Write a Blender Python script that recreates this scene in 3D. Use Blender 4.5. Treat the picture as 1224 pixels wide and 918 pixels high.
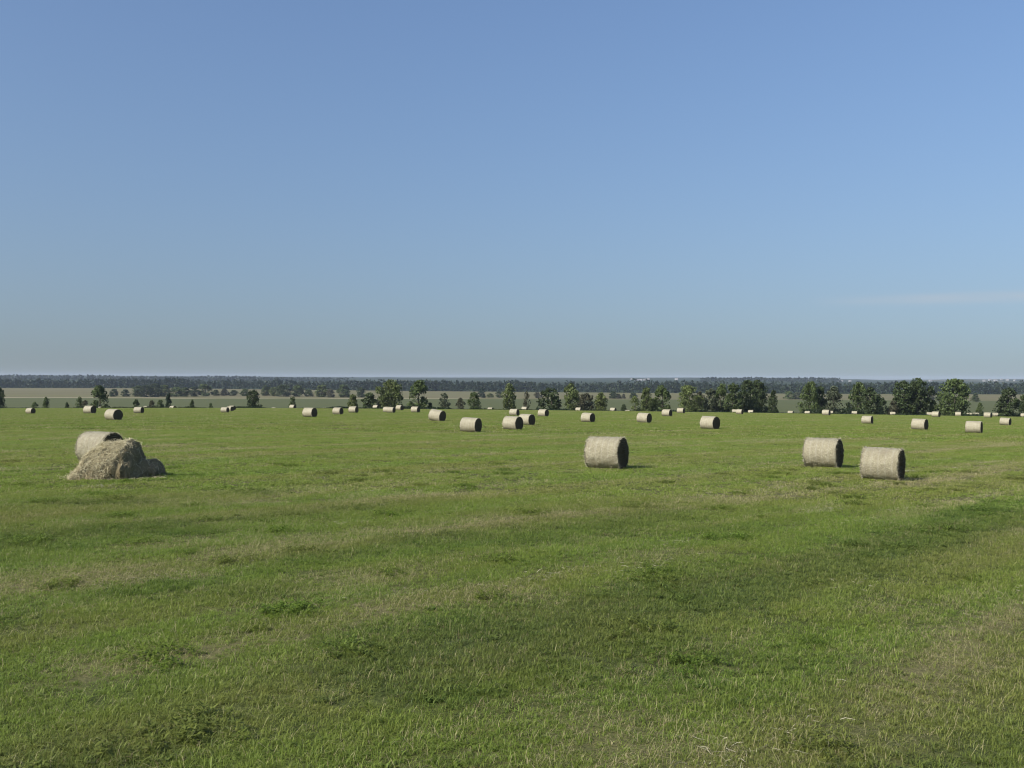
import bpy, math, random
import numpy as np
from mathutils import Matrix, Vector
for o in list(bpy.data.objects): bpy.data.objects.remove(o)
SC = bpy.context.scene
COL = SC.collection
rng = np.random.default_rng(7)
random.seed(7)

# ------------------------------------------------------------------ camera
F = 1190.0                       # focal length in photo pixels (1224 wide)
CAM_Z = 2.94
cam_d = bpy.data.cameras.new('camera'); cam_d.sensor_width = 36; cam_d.lens = 35
cam_d.clip_start = 0.1; cam_d.clip_end = 40000
cam = bpy.data.objects.new('camera', cam_d); COL.objects.link(cam)
PITCH = math.atan(7/F)
RCAM = Matrix.Rotation(math.radians(90)-PITCH, 3, 'X') @ Matrix.Rotation(math.radians(0.19), 3, 'Z')
cam.matrix_world = Matrix.Translation((0, 0, CAM_Z)) @ RCAM.to_4x4()
SC.camera = cam

# ------------------------------------------------------------------ light
SUN_EL = math.radians(38)
SUN_DIR = Vector((-0.84, -0.54, 0)).normalized()*math.cos(SUN_EL) + Vector((0, 0, math.sin(SUN_EL)))   # towards the sun
w = bpy.data.worlds.new('World'); SC.world = w; w.use_nodes = True
nt = w.node_tree; nt.nodes.clear()
sky = nt.nodes.new('ShaderNodeTexSky'); sky.sky_type = 'NISHITA'; sky.sun_disc = False
sky.sun_elevation = SUN_EL
sky.sun_rotation = math.atan2(SUN_DIR.x, SUN_DIR.y)
sky.altitude = 0; sky.air_density = 1.0; sky.dust_density = 2.0; sky.ozone_density = 4.0
bg = nt.nodes.new('ShaderNodeBackground'); bg.inputs[1].default_value = 0.101
wo = nt.nodes.new('ShaderNodeOutputWorld')
# clear dry air: the low sky stays blue grey (elevation eased, slight cool balance)
tc = nt.nodes.new('ShaderNodeTexCoord'); mp = nt.nodes.new('ShaderNodeMapping'); mp.inputs['Scale'].default_value = (1, 1, .6); mp.inputs['Location'].default_value = (0, 0, .04)
nt.links.new(tc.outputs['Generated'], mp.inputs[0]); nt.links.new(mp.outputs[0], sky.inputs[0])
gn = nt.nodes.new('ShaderNodeVectorMath'); gn.operation = 'MULTIPLY'; gn.inputs[1].default_value = (.94, .965, 1.07)
nt.links.new(sky.outputs[0], gn.inputs[0])
def wmath(op, a, b=0.0, clamp=False):
    n_ = nt.nodes.new('ShaderNodeMath'); n_.operation = op; n_.use_clamp = clamp
    for i_, q_ in enumerate((a, b)):
        if hasattr(q_, 'links'): nt.links.new(q_, n_.inputs[i_])
        else: n_.inputs[i_].default_value = q_
    return n_.outputs[0]
# one faint streak of cirrus low on the right
sp = nt.nodes.new('ShaderNodeSeparateXYZ'); nt.links.new(tc.outputs['Generated'], sp.inputs[0])
m2 = nt.nodes.new('ShaderNodeMapping'); m2.inputs['Scale'].default_value = (9, 9, 120); nt.links.new(tc.outputs['Generated'], m2.inputs[0])
ns = nt.nodes.new('ShaderNodeTexNoise'); ns.inputs['Scale'].default_value = 1.2; ns.inputs['Detail'].default_value = 4; nt.links.new(m2.outputs[0], ns.inputs['Vector'])
el_ = wmath('DIVIDE', wmath('SUBTRACT', sp.outputs[2], .0745), .0045)
bnd = wmath('POWER', 2.718, wmath('MULTIPLY', wmath('MULTIPLY', el_, el_), -1.0))
azm = wmath('MULTIPLY', wmath('SUBTRACT', sp.outputs[0], .28), 8.0, True)
fc = wmath('MULTIPLY', wmath('MULTIPLY', bnd, azm), wmath('MULTIPLY', ns.outputs['Fac'], 1.15), True)
cm_ = nt.nodes.new('ShaderNodeMix'); cm_.data_type = 'RGBA'; nt.links.new(fc, cm_.inputs[0]); nt.links.new(gn.outputs[0], cm_.inputs[6]); cm_.inputs[7].default_value = (4.0, 4.5, 5.1, 1)
nt.links.new(cm_.outputs[2], bg.inputs[0]); nt.links.new(bg.outputs[0], wo.inputs[0])
sd = bpy.data.lights.new('sun', 'SUN'); sd.energy = 5.0; sd.angle = math.radians(0.55); sd.color = (1, 0.95, 0.86)
sun = bpy.data.objects.new('sun', sd); COL.objects.link(sun)
sun.rotation_euler = SUN_DIR.to_track_quat('Z', 'Y').to_euler()
SC.view_settings.view_transform = 'Standard'; SC.view_settings.look = 'None'
SC.view_settings.exposure = 0.23; SC.view_settings.gamma = 1
SC.cycles.max_bounces = 5; SC.cycles.diffuse_bounces = 3; SC.cycles.glossy_bounces = 1
SC.cycles.transmission_bounces = 3; SC.cycles.transparent_max_bounces = 4; SC.cycles.volume_bounces = 0
SC.cycles.filter_width = 1.1; SC.cycles.use_adaptive_sampling = True; SC.cycles.adaptive_threshold = 0.01

# ------------------------------------------------------------------ helpers
def ray(px, py):
    v = RCAM @ Vector(((px-612)/F, -(py-459)/F, -1))
    return v.x/v.y, v.z/v.y            # per metre of depth

_c = np.array([-2.93641757, -2.03284253, -1.20417755, -1.22398559, -0.04308415, 0.18827686, 0.06846425, 0.64990258])
def sst(a, b, v): t = np.clip((v-a)/(b-a), 0, 1); return t*t*(3-2*t)
def hash2(ix, iy, s):
    n = (ix.astype(np.int64)*374761393 + iy.astype(np.int64)*668265263 + s*974634777) & 0x7fffffff
    n = ((n ^ (n >> 13))*1274126177) & 0x7fffffff
    return ((n ^ (n >> 16)) & 0xffff)/65535.0
def vnoise(x, y, s=0):
    x = np.asarray(x, float); y = np.asarray(y, float)
    ix = np.floor(x); iy = np.floor(y); fx = x-ix; fy = y-iy
    fx = fx*fx*(3-2*fx); fy = fy*fy*(3-2*fy)
    a = hash2(ix, iy, s); b = hash2(ix+1, iy, s); c = hash2(ix, iy+1, s); d = hash2(ix+1, iy+1, s)
    return (a+(b-a)*fx)*(1-fy)+(c+(d-c)*fx)*fy
def fbm(x, y, s=0, o=3):
    r = 0; a = .5; t = 0
    for k in range(o): r = r+a*vnoise(x*2**k, y*2**k, s+k); t += a; a *= .5
    return r/t

EDGE = 274.0
def terrain(x, y):
    """ground height in world coordinates (camera stands at 0,0,CAM_Z)"""
    x = np.asarray(x, float); y = np.asarray(y, float)
    ye = np.maximum(y, 4.0); u = np.clip(x/np.maximum(ye, 12), -0.95, 0.95)
    yl = np.minimum(ye, 420)/100
    z = _c[0]+_c[1]*yl+_c[2]*u*yl+_c[3]*u*u*yl+_c[4]*yl**2+_c[5]*u*yl**2+_c[6]*u*u*yl**2+_c[7]*u**3*yl
    # the field is a very broad brow: past its edge the ground falls away to the valley
    e = np.maximum(y-EDGE, 0); z = z-0.0011*e*e
    # valley and far country
    val = -26.0+1.2*np.sin(x/310+.7)*np.sin(y/420)
    uu = x/np.maximum(y, 50)
    val = val+sst(1750, 2700, y)*(2.0+5.5*np.exp(-((uu-.26)/.09)**2)+1.5*np.sin(uu*13))
    val = val+sst(2700, 4500, y)*(7.0+5*sst(-.38, -.46, uu)+2*fbm(uu*9, y*0+1, 5))
    ridge = 22+10*fbm(uu*6+3, y*0+.5, 11)+4*vnoise(uu*40, y*0, 3)-7*np.exp(-((uu-.37)/.07)**2)
    val = val+sst(4500, 8600, y)*(ridge-8)
    val = val-sst(9300, 12000, y)*22
    k = 2.0
    z = z+CAM_Z; val = val+CAM_Z
    h = np.clip(.5+.5*(z-val)/6.0, 0, 1)
    out = np.where(y < EDGE, z, val*(1-h)+z*h+6.0*h*(1-h)*0.3)
    near = np.where(y < 120, (fbm(x/3.1, y/3.1, 21, 3)-.5)*0.07, 0)
    return out+near
def ground(x, y): return float(terrain(np.array([x]), np.array([y]))[0])

def _world(px, py):
    u, s = ray(px, py); ds = np.arange(5, 200, .1); z = terrain(u*ds, ds)-CAM_Z; k = np.where(z > s*ds)[0]; d = ds[k[0]]
    return u*d, d
# individual rows that stand out: straw left by the baler (+) and lush strips (-)
SEGS = [(*_world(a, b), *_world(c, d), w_, am) for a, b, c, d, w_, am in (
    (1080, 582, 1224, 553, .7, .8), (740, 531, 1060, 524, 1.0, .7), (1090, 541, 1224, 528, 1.0, .6), (110, 800, 330, 768, .32, .8),
    (440, 729, 620, 711, .38, .7), (250, 604, 560, 592, .6, .6), (440, 637, 730, 609, .55, .7), (150, 657, 420, 640, .5, .5),
    (740, 908, 830, 880, .3, .7), (1060, 835, 1224, 790, .35, .5), (0, 708, 230, 688, .4, .5), (860, 601, 1110, 572, .7, .4), (380, 700, 520, 682, .5, .5),
    (420, 790, 560, 752, .7, -.7), (560, 752, 850, 712, .8, -.9), (850, 712, 1224, 603, 1.1, -.8), (640, 650, 900, 628, .9, -.6), (0, 640, 260, 628, 1.0, -.5), (0, 850, 180, 820, .6, -.6), (800, 800, 1000, 760, .6, -.4))]
_RD = np.array([math.sin(math.radians(42)), math.cos(math.radians(42))])
def field_masks(x, y):
    """mown rows: dry straw streaks and lush dark streaks running to the far right"""
    s = x*_RD[0]+y*_RD[1]; t = x*_RD[1]-y*_RD[0]
    t = t+1.2*(fbm(s/17, t/17, 31)-.5)+.5*(fbm(s/4, t/4, 33)-.5)
    P = 6.2
    def band(off, wd):
        q = (t-off+P/2) % P-P/2
        return np.exp(-(q/wd)**2)
    kk = np.floor((t+4.2+P/2)/P)
    dn = fbm(s/5.0, t/1.6, 41, 3); d2 = fbm(s/28, t/14, 47, 2)
    dry = band(-4.2, .38)*np.clip((dn-.36)*4.2, 0, 1.15)*(.35+1.0*d2)
    dry = dry+np.clip((fbm(s/14, t/.8, 51, 3)-.57)*3.2, 0, .6)
    dry = dry+.35*np.clip((fbm(x/2.2, y/2.2, 53, 3)-.58)*5, 0, 1)
    gn = fbm(s/7, t/2.5, 61, 3)
    dark = band(-8.2, 1.1)*np.clip((gn-.36)*4, 0, 1)*(.6+.5*vnoise(s/30, t/12, 63))
    dark = dark+np.clip((fbm(x/3.0, y/3.0, 65, 3)-.55)*4.5, 0, .8)
    dark = dark*np.clip(1-dry, 0, 1)
    dry = dry*.75; dark = dark*.5
    for k, (x0, y0, x1, y1, wd, am) in enumerate(SEGS):
        vx, vy = x1-x0, y1-y0; L2 = vx*vx+vy*vy
        q = np.clip(((x-x0)*vx+(y-y0)*vy)/L2, 0, 1); dd = np.hypot(x-x0-q*vx, y-y0-q*vy)
        g = np.exp(-(dd/wd)**2)*np.clip(.35+1.3*fbm(q*math.sqrt(L2)/1.6, dd*0, 90+k, 3), 0, 1.1)
        if am > 0: dry = dry+am*g; dark = dark*(1-.7*g)
        else: dark = dark-.65*am*g; dry = dry*(1-.7*g)
    return np.clip(dry, 0, 1), np.clip(dark, 0, 1)

def mesh_from(name, V, Fc, mats=(), smooth=False, attrs=None, mat_idx=None):
    me = bpy.data.meshes.new(name)
    V = np.asarray(V, np.float32)
    if isinstance(Fc, np.ndarray):
        n, k = Fc.shape
        me.vertices.add(len(V)); me.vertices.foreach_set('co', V.ravel())
        me.loops.add(n*k); me.loops.foreach_set('vertex_index', Fc.astype(np.int32).ravel())
        me.polygons.add(n); me.polygons.foreach_set('loop_start', np.arange(0, n*k, k, dtype=np.int32))
        me.polygons.foreach_set('loop_total', np.full(n, k, np.int32))
    else:
        me.from_pydata([tuple(v) for v in V], [], Fc)
    if mat_idx is not None: me.polygons.foreach_set('material_index', np.asarray(mat_idx, np.int32))
    me.update(calc_edges=True)
    if smooth: me.polygons.foreach_set('use_smooth', np.ones(len(me.polygons), bool))
    for m in mats: me.materials.append(m)
    for k, a in (attrs or {}).items():
        at = me.attributes.new(k, 'FLOAT', 'POINT'); at.data.foreach_set('value', np.asarray(a, np.float32))
    return me
def link(name, me, parent=None):
    o = bpy.data.objects.new(name, me); COL.objects.link(o)
    if parent: o.parent = parent
    return o
def tag(o, label=None, cat=None, group=None, kind=None):
    if label: o['label'] = label
    if cat: o['category'] = cat
    if group: o['group'] = group
    if kind: o['kind'] = kind
    return o

class NT:
    def __init__(s, name):
        s.m = bpy.data.materials.new(name); s.m.use_nodes = True; s.t = s.m.node_tree; s.t.nodes.clear()
        s.out = s.n('ShaderNodeOutputMaterial')
    def n(s, typ, **k):
        nd = s.t.nodes.new(typ)
        for a, b in k.items(): setattr(nd, a, b)
        return nd
    def l(s, a, b): s.t.links.new(a, b)
    def put(s, inp, v):
        if hasattr(v, 'is_linked') or hasattr(v, 'links'): s.l(v, inp)
        else: inp.default_value = v
    def math(s, op, a, b=0.0, c=0.0, clamp=False):
        nd = s.n('ShaderNodeMath', operation=op, use_clamp=clamp)
        s.put(nd.inputs[0], a); s.put(nd.inputs[1], b); s.put(nd.inputs[2], c); return nd.outputs[0]
    def mix(s, f, a, b, blend='MIX'):
        nd = s.n('ShaderNodeMix', data_type='RGBA', blend_type=blend); nd.clamp_factor = True
        s.put(nd.inputs[0], f)
        s.put(nd.inputs[6], a if hasattr(a, 'links') else (*a, 1)); s.put(nd.inputs[7], b if hasattr(b, 'links') else (*b, 1))
        return nd.outputs[2]
    def noise(s, vec, scale, detail=3, rough=.55, dist=0.0):
        nd = s.n('ShaderNodeTexNoise'); s.l(vec, nd.inputs['Vector'])
        nd.inputs['Scale'].default_value = scale; nd.inputs['Detail'].default_value = detail
        nd.inputs['Roughness'].default_value = rough; nd.inputs['Distortion'].default_value = dist
        return nd.outputs['Fac']
    def mapr(s, v, a, b, c=0.0, d=1.0):
        nd = s.n('ShaderNodeMapRange'); s.put(nd.inputs[0], v)
        for i, q in enumerate((a, b, c, d)): nd.inputs[i+1].default_value = q
        return nd.outputs[0]
    def scale(s, vec, sc, rot=(0, 0, 0)):
        nd = s.n('ShaderNodeMapping'); s.l(vec, nd.inputs[0]); nd.inputs['Scale'].default_value = sc
        nd.inputs['Rotation'].default_value = rot; return nd.outputs[0]
    def attr(s, name, typ='GEOMETRY'):
        nd = s.n('ShaderNodeAttribute', attribute_name=name, attribute_type=typ); return nd.outputs['Fac']
    def pos(s): return s.n('ShaderNodeNewGeometry').outputs['Position']
    def surf(s, col, rough=.8, spec=.2, bump=None, bstr=.3, bdist=.01):
        p = s.n('ShaderNodeBsdfPrincipled'); s.put(p.inputs['Base Color'], col if hasattr(col, 'links') else (*col, 1))
        p.inputs['Roughness'].default_value = rough; p.inputs['Specular IOR Level'].default_value = spec
        if bump is not None:
            b = s.n('ShaderNodeBump'); b.inputs['Strength'].default_value = bstr; b.inputs['Distance'].default_value = bdist
            s.l(bump, b.inputs['Height']); s.l(b.outputs[0], p.inputs['Normal'])
        return p.outputs[0]
    def end(s, sh): s.l(sh, s.out.inputs['Surface']); return s.m

# ------------------------------------------------------------------ materials
def mat_ground():
    t = NT('field_soil_and_crops'); p = t.pos(); sep = t.n('ShaderNodeSeparateXYZ'); t.l(p, sep.inputs[0]); Y = sep.outputs[1]; X = sep.outputs[0]
    dry = t.attr('dry'); dark = t.attr('dark')
    n1 = t.noise(p, 1.3, 4); n2 = t.noise(p, 14, 3); n3 = t.noise(p, .035, 4)
    g = t.mix(n1, (.060, .070, .020), (.115, .120, .038))
    g = t.mix(t.mapr(n2, .35, .75), g, (.045, .055, .018))
    g = t.mix(t.math('MULTIPLY', dark, .6), g, (.035, .066, .022))
    straw = t.mix(n2, (.085, .078, .036), (.20, .175, .085))
    g = t.mix(t.math('MULTIPLY', dry, .75), g, straw)
    g = t.mix(t.mapr(n3, .5, .8, 0, .35), g, (.12, .13, .045))
    # valley fields beyond the tree line
    ps = t.scale(p, (.004, .03, .01)); n4 = t.noise(ps, 1.0, 5); n5 = t.noise(t.scale(p, (.0012, .012, .01)), 1, 4)
    green2 = t.mix(n4, (.070, .084, .032), (.096, .103, .044))
    tan = t.mix(t.mapr(n4, .3, .7), (.155, .136, .074), (.118, .112, .056))
    tan = t.mix(t.mapr(n5, .5, .62, 0, .5), tan, (.13, .135, .055))
    y1 = t.math('ADD', Y, t.math('MULTIPLY_ADD', t.noise(t.scale(p, (.006, 0, 0)), 1, 2), 90, -45))
    far = t.mix(t.mapr(y1, 1215, 1240), green2, tan)
    # narrow pale farm track between the two far fields
    trk = t.math('MULTIPLY', t.mapr(y1, 1225, 1232), t.mapr(y1, 1252, 1260, 1, 0))
    far = t.mix(t.math('MULTIPLY', trk, t.mapr(X, -80, -40, .8, .0)), far, (.30, .26, .17))
    wood = t.mix(n4, (.020, .034, .014), (.034, .048, .020))
    far = t.mix(t.mapr(t.math('MULTIPLY_ADD', X, .21, Y), 1900, 1960), far, wood)
    n6 = t.noise(t.scale(p, (.0011, .0007, .01)), 1, 5)
    hills = t.mix(t.mapr(n6, .58, .66), wood, (.13, .12, .065))
    far = t.mix(t.mapr(Y, 4600, 5200), far, hills)
    col = t.mix(t.mapr(Y, 305, 360), g, far)
    bp = t.math('ADD', t.noise(p, 22, 3), t.math('MULTIPLY', t.noise(p, 5, 3), 1.5))
    return t.end(t.surf(col, .95, .05, bp, .6, .04))
def mat_blade():
    t = NT('grass_blades'); p = t.pos()
    tone = t.attr('tone'); st = t.attr('straw'); hh = t.attr('along')
    pr = t.scale(p, (1, 1, 1), (0, 0, math.radians(42))); rows = t.noise(t.scale(pr, (1.0, .055, .3)), 1, 6, .68); rows2 = t.noise(t.scale(pr, (.30, .02, .1)), 1, 3, .6)
    dry = t.attr('dry', 'INSTANCER'); dark = t.attr('dark', 'INSTANCER')
    n1 = t.noise(p, .9, 3); n2 = t.noise(p, .11, 3)
    tn = t.math('MULTIPLY', tone, .667, clamp=True); a = t.mix(tn, (.066, .124, .016), (.285, .390, .058))
    a = t.mix(t.mapr(n1, .35, .7, 0, .55), a, (.19, .225, .034))
    a = t.mix(t.mapr(n2, .45, .7, 0, .35), a, (.20, .215, .05))
    a = t.mix(t.mapr(rows2, .38, .54, .42, 0), a, t.mix(tn, (.055, .118, .018), (.20, .315, .055)))
    a = t.mix(t.mapr(rows2, .48, .62, 0, .6), a, t.mix(tn, (.10, .11, .03), (.31, .30, .09)))
    dry = t.math('MULTIPLY_ADD', t.mapr(rows, .44, .64, -.25, .42), 1.0, dry, clamp=True)
    a = t.mix(t.math('MULTIPLY', dark, .5), a, t.mix(tn, (.046, .105, .020), (.180, .290, .058)))
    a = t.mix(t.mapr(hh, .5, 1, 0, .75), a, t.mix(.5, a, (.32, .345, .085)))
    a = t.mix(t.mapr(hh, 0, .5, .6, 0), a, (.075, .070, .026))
    s_ = t.mix(tone, (.17, .13, .06), (.44, .39, .20))
    thr = t.math('MULTIPLY_ADD', dry, .55, .10)
    a = t.mix(t.math('LESS_THAN', st, thr), a, s_)
    P = t.surf(a, .5, .22)
    tr = t.n('ShaderNodeBsdfTranslucent'); t.l(a, tr.inputs[0])
    mx = t.n('ShaderNodeMixShader'); mx.inputs[0].default_value = .42; t.l(P, mx.inputs[1]); t.l(tr.outputs[0], mx.inputs[2])
    return t.end(mx.outputs[0])
def mat_leaf(name='leaves', attr=False):
    t = NT(name)
    if attr:
        c = t.attr('tone'); n = t.noise(t.pos(), .05, 3)
        col = t.mix(c, (.007, .017, .006), (.031, .048, .015)); col = t.mix(t.mapr(n, .4, .7, 0, .4), col, (.030, .055, .022))
    else:
        oi = t.n('ShaderNodeObjectInfo'); tone = t.attr('tone')
        sc_ = t.mapr(tone, 0, 1, .55, 1.5)
        nd = t.n('ShaderNodeVectorMath', operation='SCALE'); t.l(oi.outputs['Color'], nd.inputs[0]); t.l(sc_, nd.inputs['Scale'])
        col = nd.outputs[0]
    P = t.surf(col, .55, .25)
    tr = t.n('ShaderNodeBsdfTranslucent'); t.l(col, tr.inputs[0])
    mx = t.n('ShaderNodeMixShader'); mx.inputs[0].default_value = .22; t.l(P, mx.inputs[1]); t.l(tr.outputs[0], mx.inputs[2])
    return t.end(mx.outputs[0])
def mat_bark():
    t = NT('bark'); p = t.pos(); n = t.noise(t.scale(p, (6, 6, 1.2)), 1, 4)
    return t.end(t.surf(t.mix(n, (.06, .05, .04), (.16, .14, .11)), .9, .1, n, .5, .03))
def obj_coord(t): return t.n('ShaderNodeTexCoord').outputs['Object']
def mat_wrap():
    # sun-bleached hay under net: axis along local X
    t = NT('netted_hay'); c = obj_coord(t)
    oi = t.n('ShaderNodeObjectInfo').outputs['Random']
    add = t.n('ShaderNodeVectorMath', operation='ADD'); t.l(c, add.inputs[0])
    cmb = t.n('ShaderNodeCombineXYZ'); t.l(t.math('MULTIPLY', oi, 37), cmb.inputs[0]); t.l(cmb.outputs[0], add.inputs[1]); v = add.outputs[0]
    n1 = t.noise(v, 3.2, 5, .6); n2 = t.noise(t.scale(v, (9, 60, 60)), 1, 3); n3 = t.noise(t.scale(v, (70, 14, 14)), 1, 3)
    n4 = t.noise(v, 34, 3, .7)
    col = t.mix(t.mapr(n1, .3, .7), (.36, .335, .21), (.53, .50, .345))
    col = t.mix(t.mapr(n4, .42, .62, .75, 0), col, (.15, .115, .065))
    col = t.mix(t.mapr(n3, .55, .72, 0, .6), col, (.56, .53, .43))
    col = t.mix(t.mapr(n2, .58, .74, 0, .5), col, (.21, .165, .095))
    col = t.mix(t.mapr(oi, 0, 1, 0, .32), col, (.25, .215, .125))
    # slim bands where the net overlaps
    sep = t.n('ShaderNodeSeparateXYZ'); t.l(v, sep.inputs[0])
    wv = t.math('SINE', t.math('MULTIPLY', sep.outputs[0], 23))
    col = t.mix(t.mapr(wv, .6, 1, 0, .15), col, (.52, .49, .42))
    col = t.mix(t.mapr(t.noise(v, 1.4, 3), .55, .75, 0, .45), col, (.24, .20, .13))
    bp = t.math('ADD', n4, t.math('ADD', n2, t.math('MULTIPLY', n1, 1.5)))
    return t.end(t.surf(col, .5, .45, bp, .8, .035))
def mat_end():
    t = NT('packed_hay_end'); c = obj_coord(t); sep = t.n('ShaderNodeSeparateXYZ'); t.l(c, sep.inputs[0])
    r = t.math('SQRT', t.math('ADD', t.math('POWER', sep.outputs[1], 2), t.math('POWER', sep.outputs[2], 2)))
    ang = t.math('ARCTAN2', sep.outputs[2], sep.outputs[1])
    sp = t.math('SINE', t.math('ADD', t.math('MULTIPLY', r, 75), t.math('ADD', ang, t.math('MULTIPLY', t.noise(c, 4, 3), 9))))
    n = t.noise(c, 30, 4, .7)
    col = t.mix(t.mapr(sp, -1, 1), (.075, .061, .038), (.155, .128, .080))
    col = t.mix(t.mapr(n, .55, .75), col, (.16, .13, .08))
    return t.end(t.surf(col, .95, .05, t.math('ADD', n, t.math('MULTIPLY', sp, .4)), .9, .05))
def mat_straw(name='loose_straw', a=(.32, .27, .15), b=(.70, .64, .42)):
    t = NT(name); tone = t.attr('tone')
    col = t.mix(tone, a, b)
    return t.end(t.surf(col, .6, .25))
def mat_straw_dark():
    t = NT('shade_dark_hay'); n = t.noise(obj_coord(t), 16, 4, .7)  # core hay darkened in its colour to deepen the heap's shaded side
    col = t.mix(n, (.085, .066, .036), (.30, .255, .15))
    return t.end(t.surf(col, .9, .1, n, .9, .05))
def plain(name, c, r=.8): t = NT(name); n = t.noise(t.pos(), .4, 2); return t.end(t.surf(t.mix(n, tuple(q*.85 for q in c), c), r, .2))
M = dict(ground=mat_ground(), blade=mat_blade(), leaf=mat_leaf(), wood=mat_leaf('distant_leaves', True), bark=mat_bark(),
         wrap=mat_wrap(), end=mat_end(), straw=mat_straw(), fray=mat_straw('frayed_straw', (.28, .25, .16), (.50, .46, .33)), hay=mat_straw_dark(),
         white=plain('white_plaster', (.40, .40, .38)), roof=plain('grey_roof', (.28, .26, .25)), glass=plain('dark_glass', (.05, .06, .07), .3))

# ------------------------------------------------------------------ ground sheet
yy = [-14, -9, -5, -2, 0]
v = 0.0; st = .35
while v < 11800:
    v += st; yy.append(v); st = max(.35, v*.013)
yy = np.array(yy); NC = 360
uu = np.linspace(-1, 1, NC); uu = np.sign(uu)*np.abs(uu)**1.15
hw = np.maximum(yy, 0)*.80+16
GX = uu[None, :]*hw[:, None]; GY = np.repeat(yy[:, None], NC, 1)
GZ = terrain(GX, GY); dr, dk = field_masks(GX, GY)
nr = len(yy); idx = np.arange(nr*NC).reshape(nr, NC)
Q = np.stack([idx[:-1, :-1], idx[:-1, 1:], idx[1:, 1:], idx[1:, :-1]], -1).reshape(-1, 4)
me = mesh_from('ground', np.stack([GX, GY, GZ], -1).reshape(-1, 3), Q, [M['ground']], True, dict(dry=dr.ravel(), dark=dk.ravel()))
tag(link('ground', me), kind='structure')

# ------------------------------------------------------------------ grass
def blade_patch(name, n, size, hmin, hmax, wid, lean=.5, weeds=0, litter=0, seed=0, dt=0.0):
    r = np.random.default_rng(seed)
    V = []; T = []; S = []; A = []; Fs = []
    def strip(px, py, az, h, wd, le, tone, straw, z0=-.01):
        # three-segment tapering blade as quads: base pair, mid pair, tip pair
        n = len(px); ca, sa = np.cos(az), np.sin(az)
        la = az+r.uniform(-.6, .6, n)+math.pi/2; dx, dy = np.cos(la)*le, np.sin(la)*le
        P = np.zeros((n, 6, 3))
        for k, (f, ww, c) in enumerate(((0, .7, 0), (.55, 1.0, .35), (1, .12, 1))):
            cx = px+dx*h*c; cy = py+dy*h*c; cz = z0+h*f*np.sqrt(np.maximum(1-(le*c)**2*.6, .15))
            P[:, 2*k, 0] = cx-ca*wd*ww/2; P[:, 2*k, 1] = cy-sa*wd*ww/2; P[:, 2*k, 2] = cz
            P[:, 2*k+1, 0] = cx+ca*wd*ww/2; P[:, 2*k+1, 1] = cy+sa*wd*ww/2; P[:, 2*k+1, 2] = cz
        b = sum(len(x) for x in V)
        V.append(P.reshape(-1, 3)); i = b+np.arange(n)[:, None]*6
        Fs.append(np.concatenate([i+[0, 1, 3, 2], i+[2, 3, 5, 4]]))
        T.append(np.repeat(tone+dt, 6)); S.append(np.repeat(straw, 6)); A.append(np.tile([0, 0, .55, .55, 1, 1], n))
    # tufts: blades gather round centres
    nc = max(6, n//20); cx = r.normal(0, size*.40, nc); cy = r.normal(0, size*.40, nc)
    w_ = r.integers(0, nc, n); sc = r.uniform(.018, .05, nc)[w_] if size < 1.5 else r.uniform(.06, .16, nc)[w_]
    px = cx[w_]+r.normal(0, sc, n); py = cy[w_]+r.normal(0, sc, n)
    hc = r.uniform(.6, 1.35, nc); tc = r.uniform(-.25, 1.25, nc)
    h = r.uniform(hmin, hmax, n)*hc[w_]
    strip(px, py, r.uniform(0, 6.283, n), h, wid*r.uniform(.6, 1.4, n), r.uniform(.1, lean*1.7, n),
          np.clip(tc[w_]*.6+r.uniform(0, .4, n), -.3, 1.2), np.clip(r.uniform(0, 1, n)*.7+r.uniform(0, 1, nc)[w_]*.45, 0, 1))
    if weeds:    # low broad leaves
        k = weeds; wc = r.normal(0, size*.35, (8, 2)); q = wc[r.integers(0, 8, k)]+r.normal(0, .05*size, (k, 2))
        strip(q[:, 0], q[:, 1], r.uniform(0, 6.283, k), r.uniform(.04, .09, k), wid*r.uniform(2.0, 3.6, k), r.uniform(.7, 1.3, k), r.uniform(0, .45, k), np.ones(k))
    k = max(4, n//90); q = r.normal(0, size*.4, (max(k//8, 1), 2))[r.integers(0, max(k//8, 1), k)]+r.normal(0, .02, (k, 2))   # a few taller tufts
    strip(q[:, 0], q[:, 1], r.uniform(0, 6.283, k), r.uniform(hmax, hmax*1.7, k), wid*np.ones(k)*1.1, r.uniform(.2, .8, k), r.uniform(.5, 1, k), r.uniform(.1, 1, k))
    if litter:   # dead stalks lying on the stubble
        k = litter; L = r.uniform(.05, .20, k)
        strip(r.uniform(-size*.6, size*.6, k), r.uniform(-size*.6, size*.6, k), r.uniform(0, 6.28, k), L, wid*.8*np.ones(k), np.full(k, 1.25), r.uniform(.3, 1, k), np.zeros(k), z0=.02)
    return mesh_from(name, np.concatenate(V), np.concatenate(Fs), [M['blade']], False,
                     dict(tone=np.concatenate(T), straw=np.concatenate(S), along=np.concatenate(A)))
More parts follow.
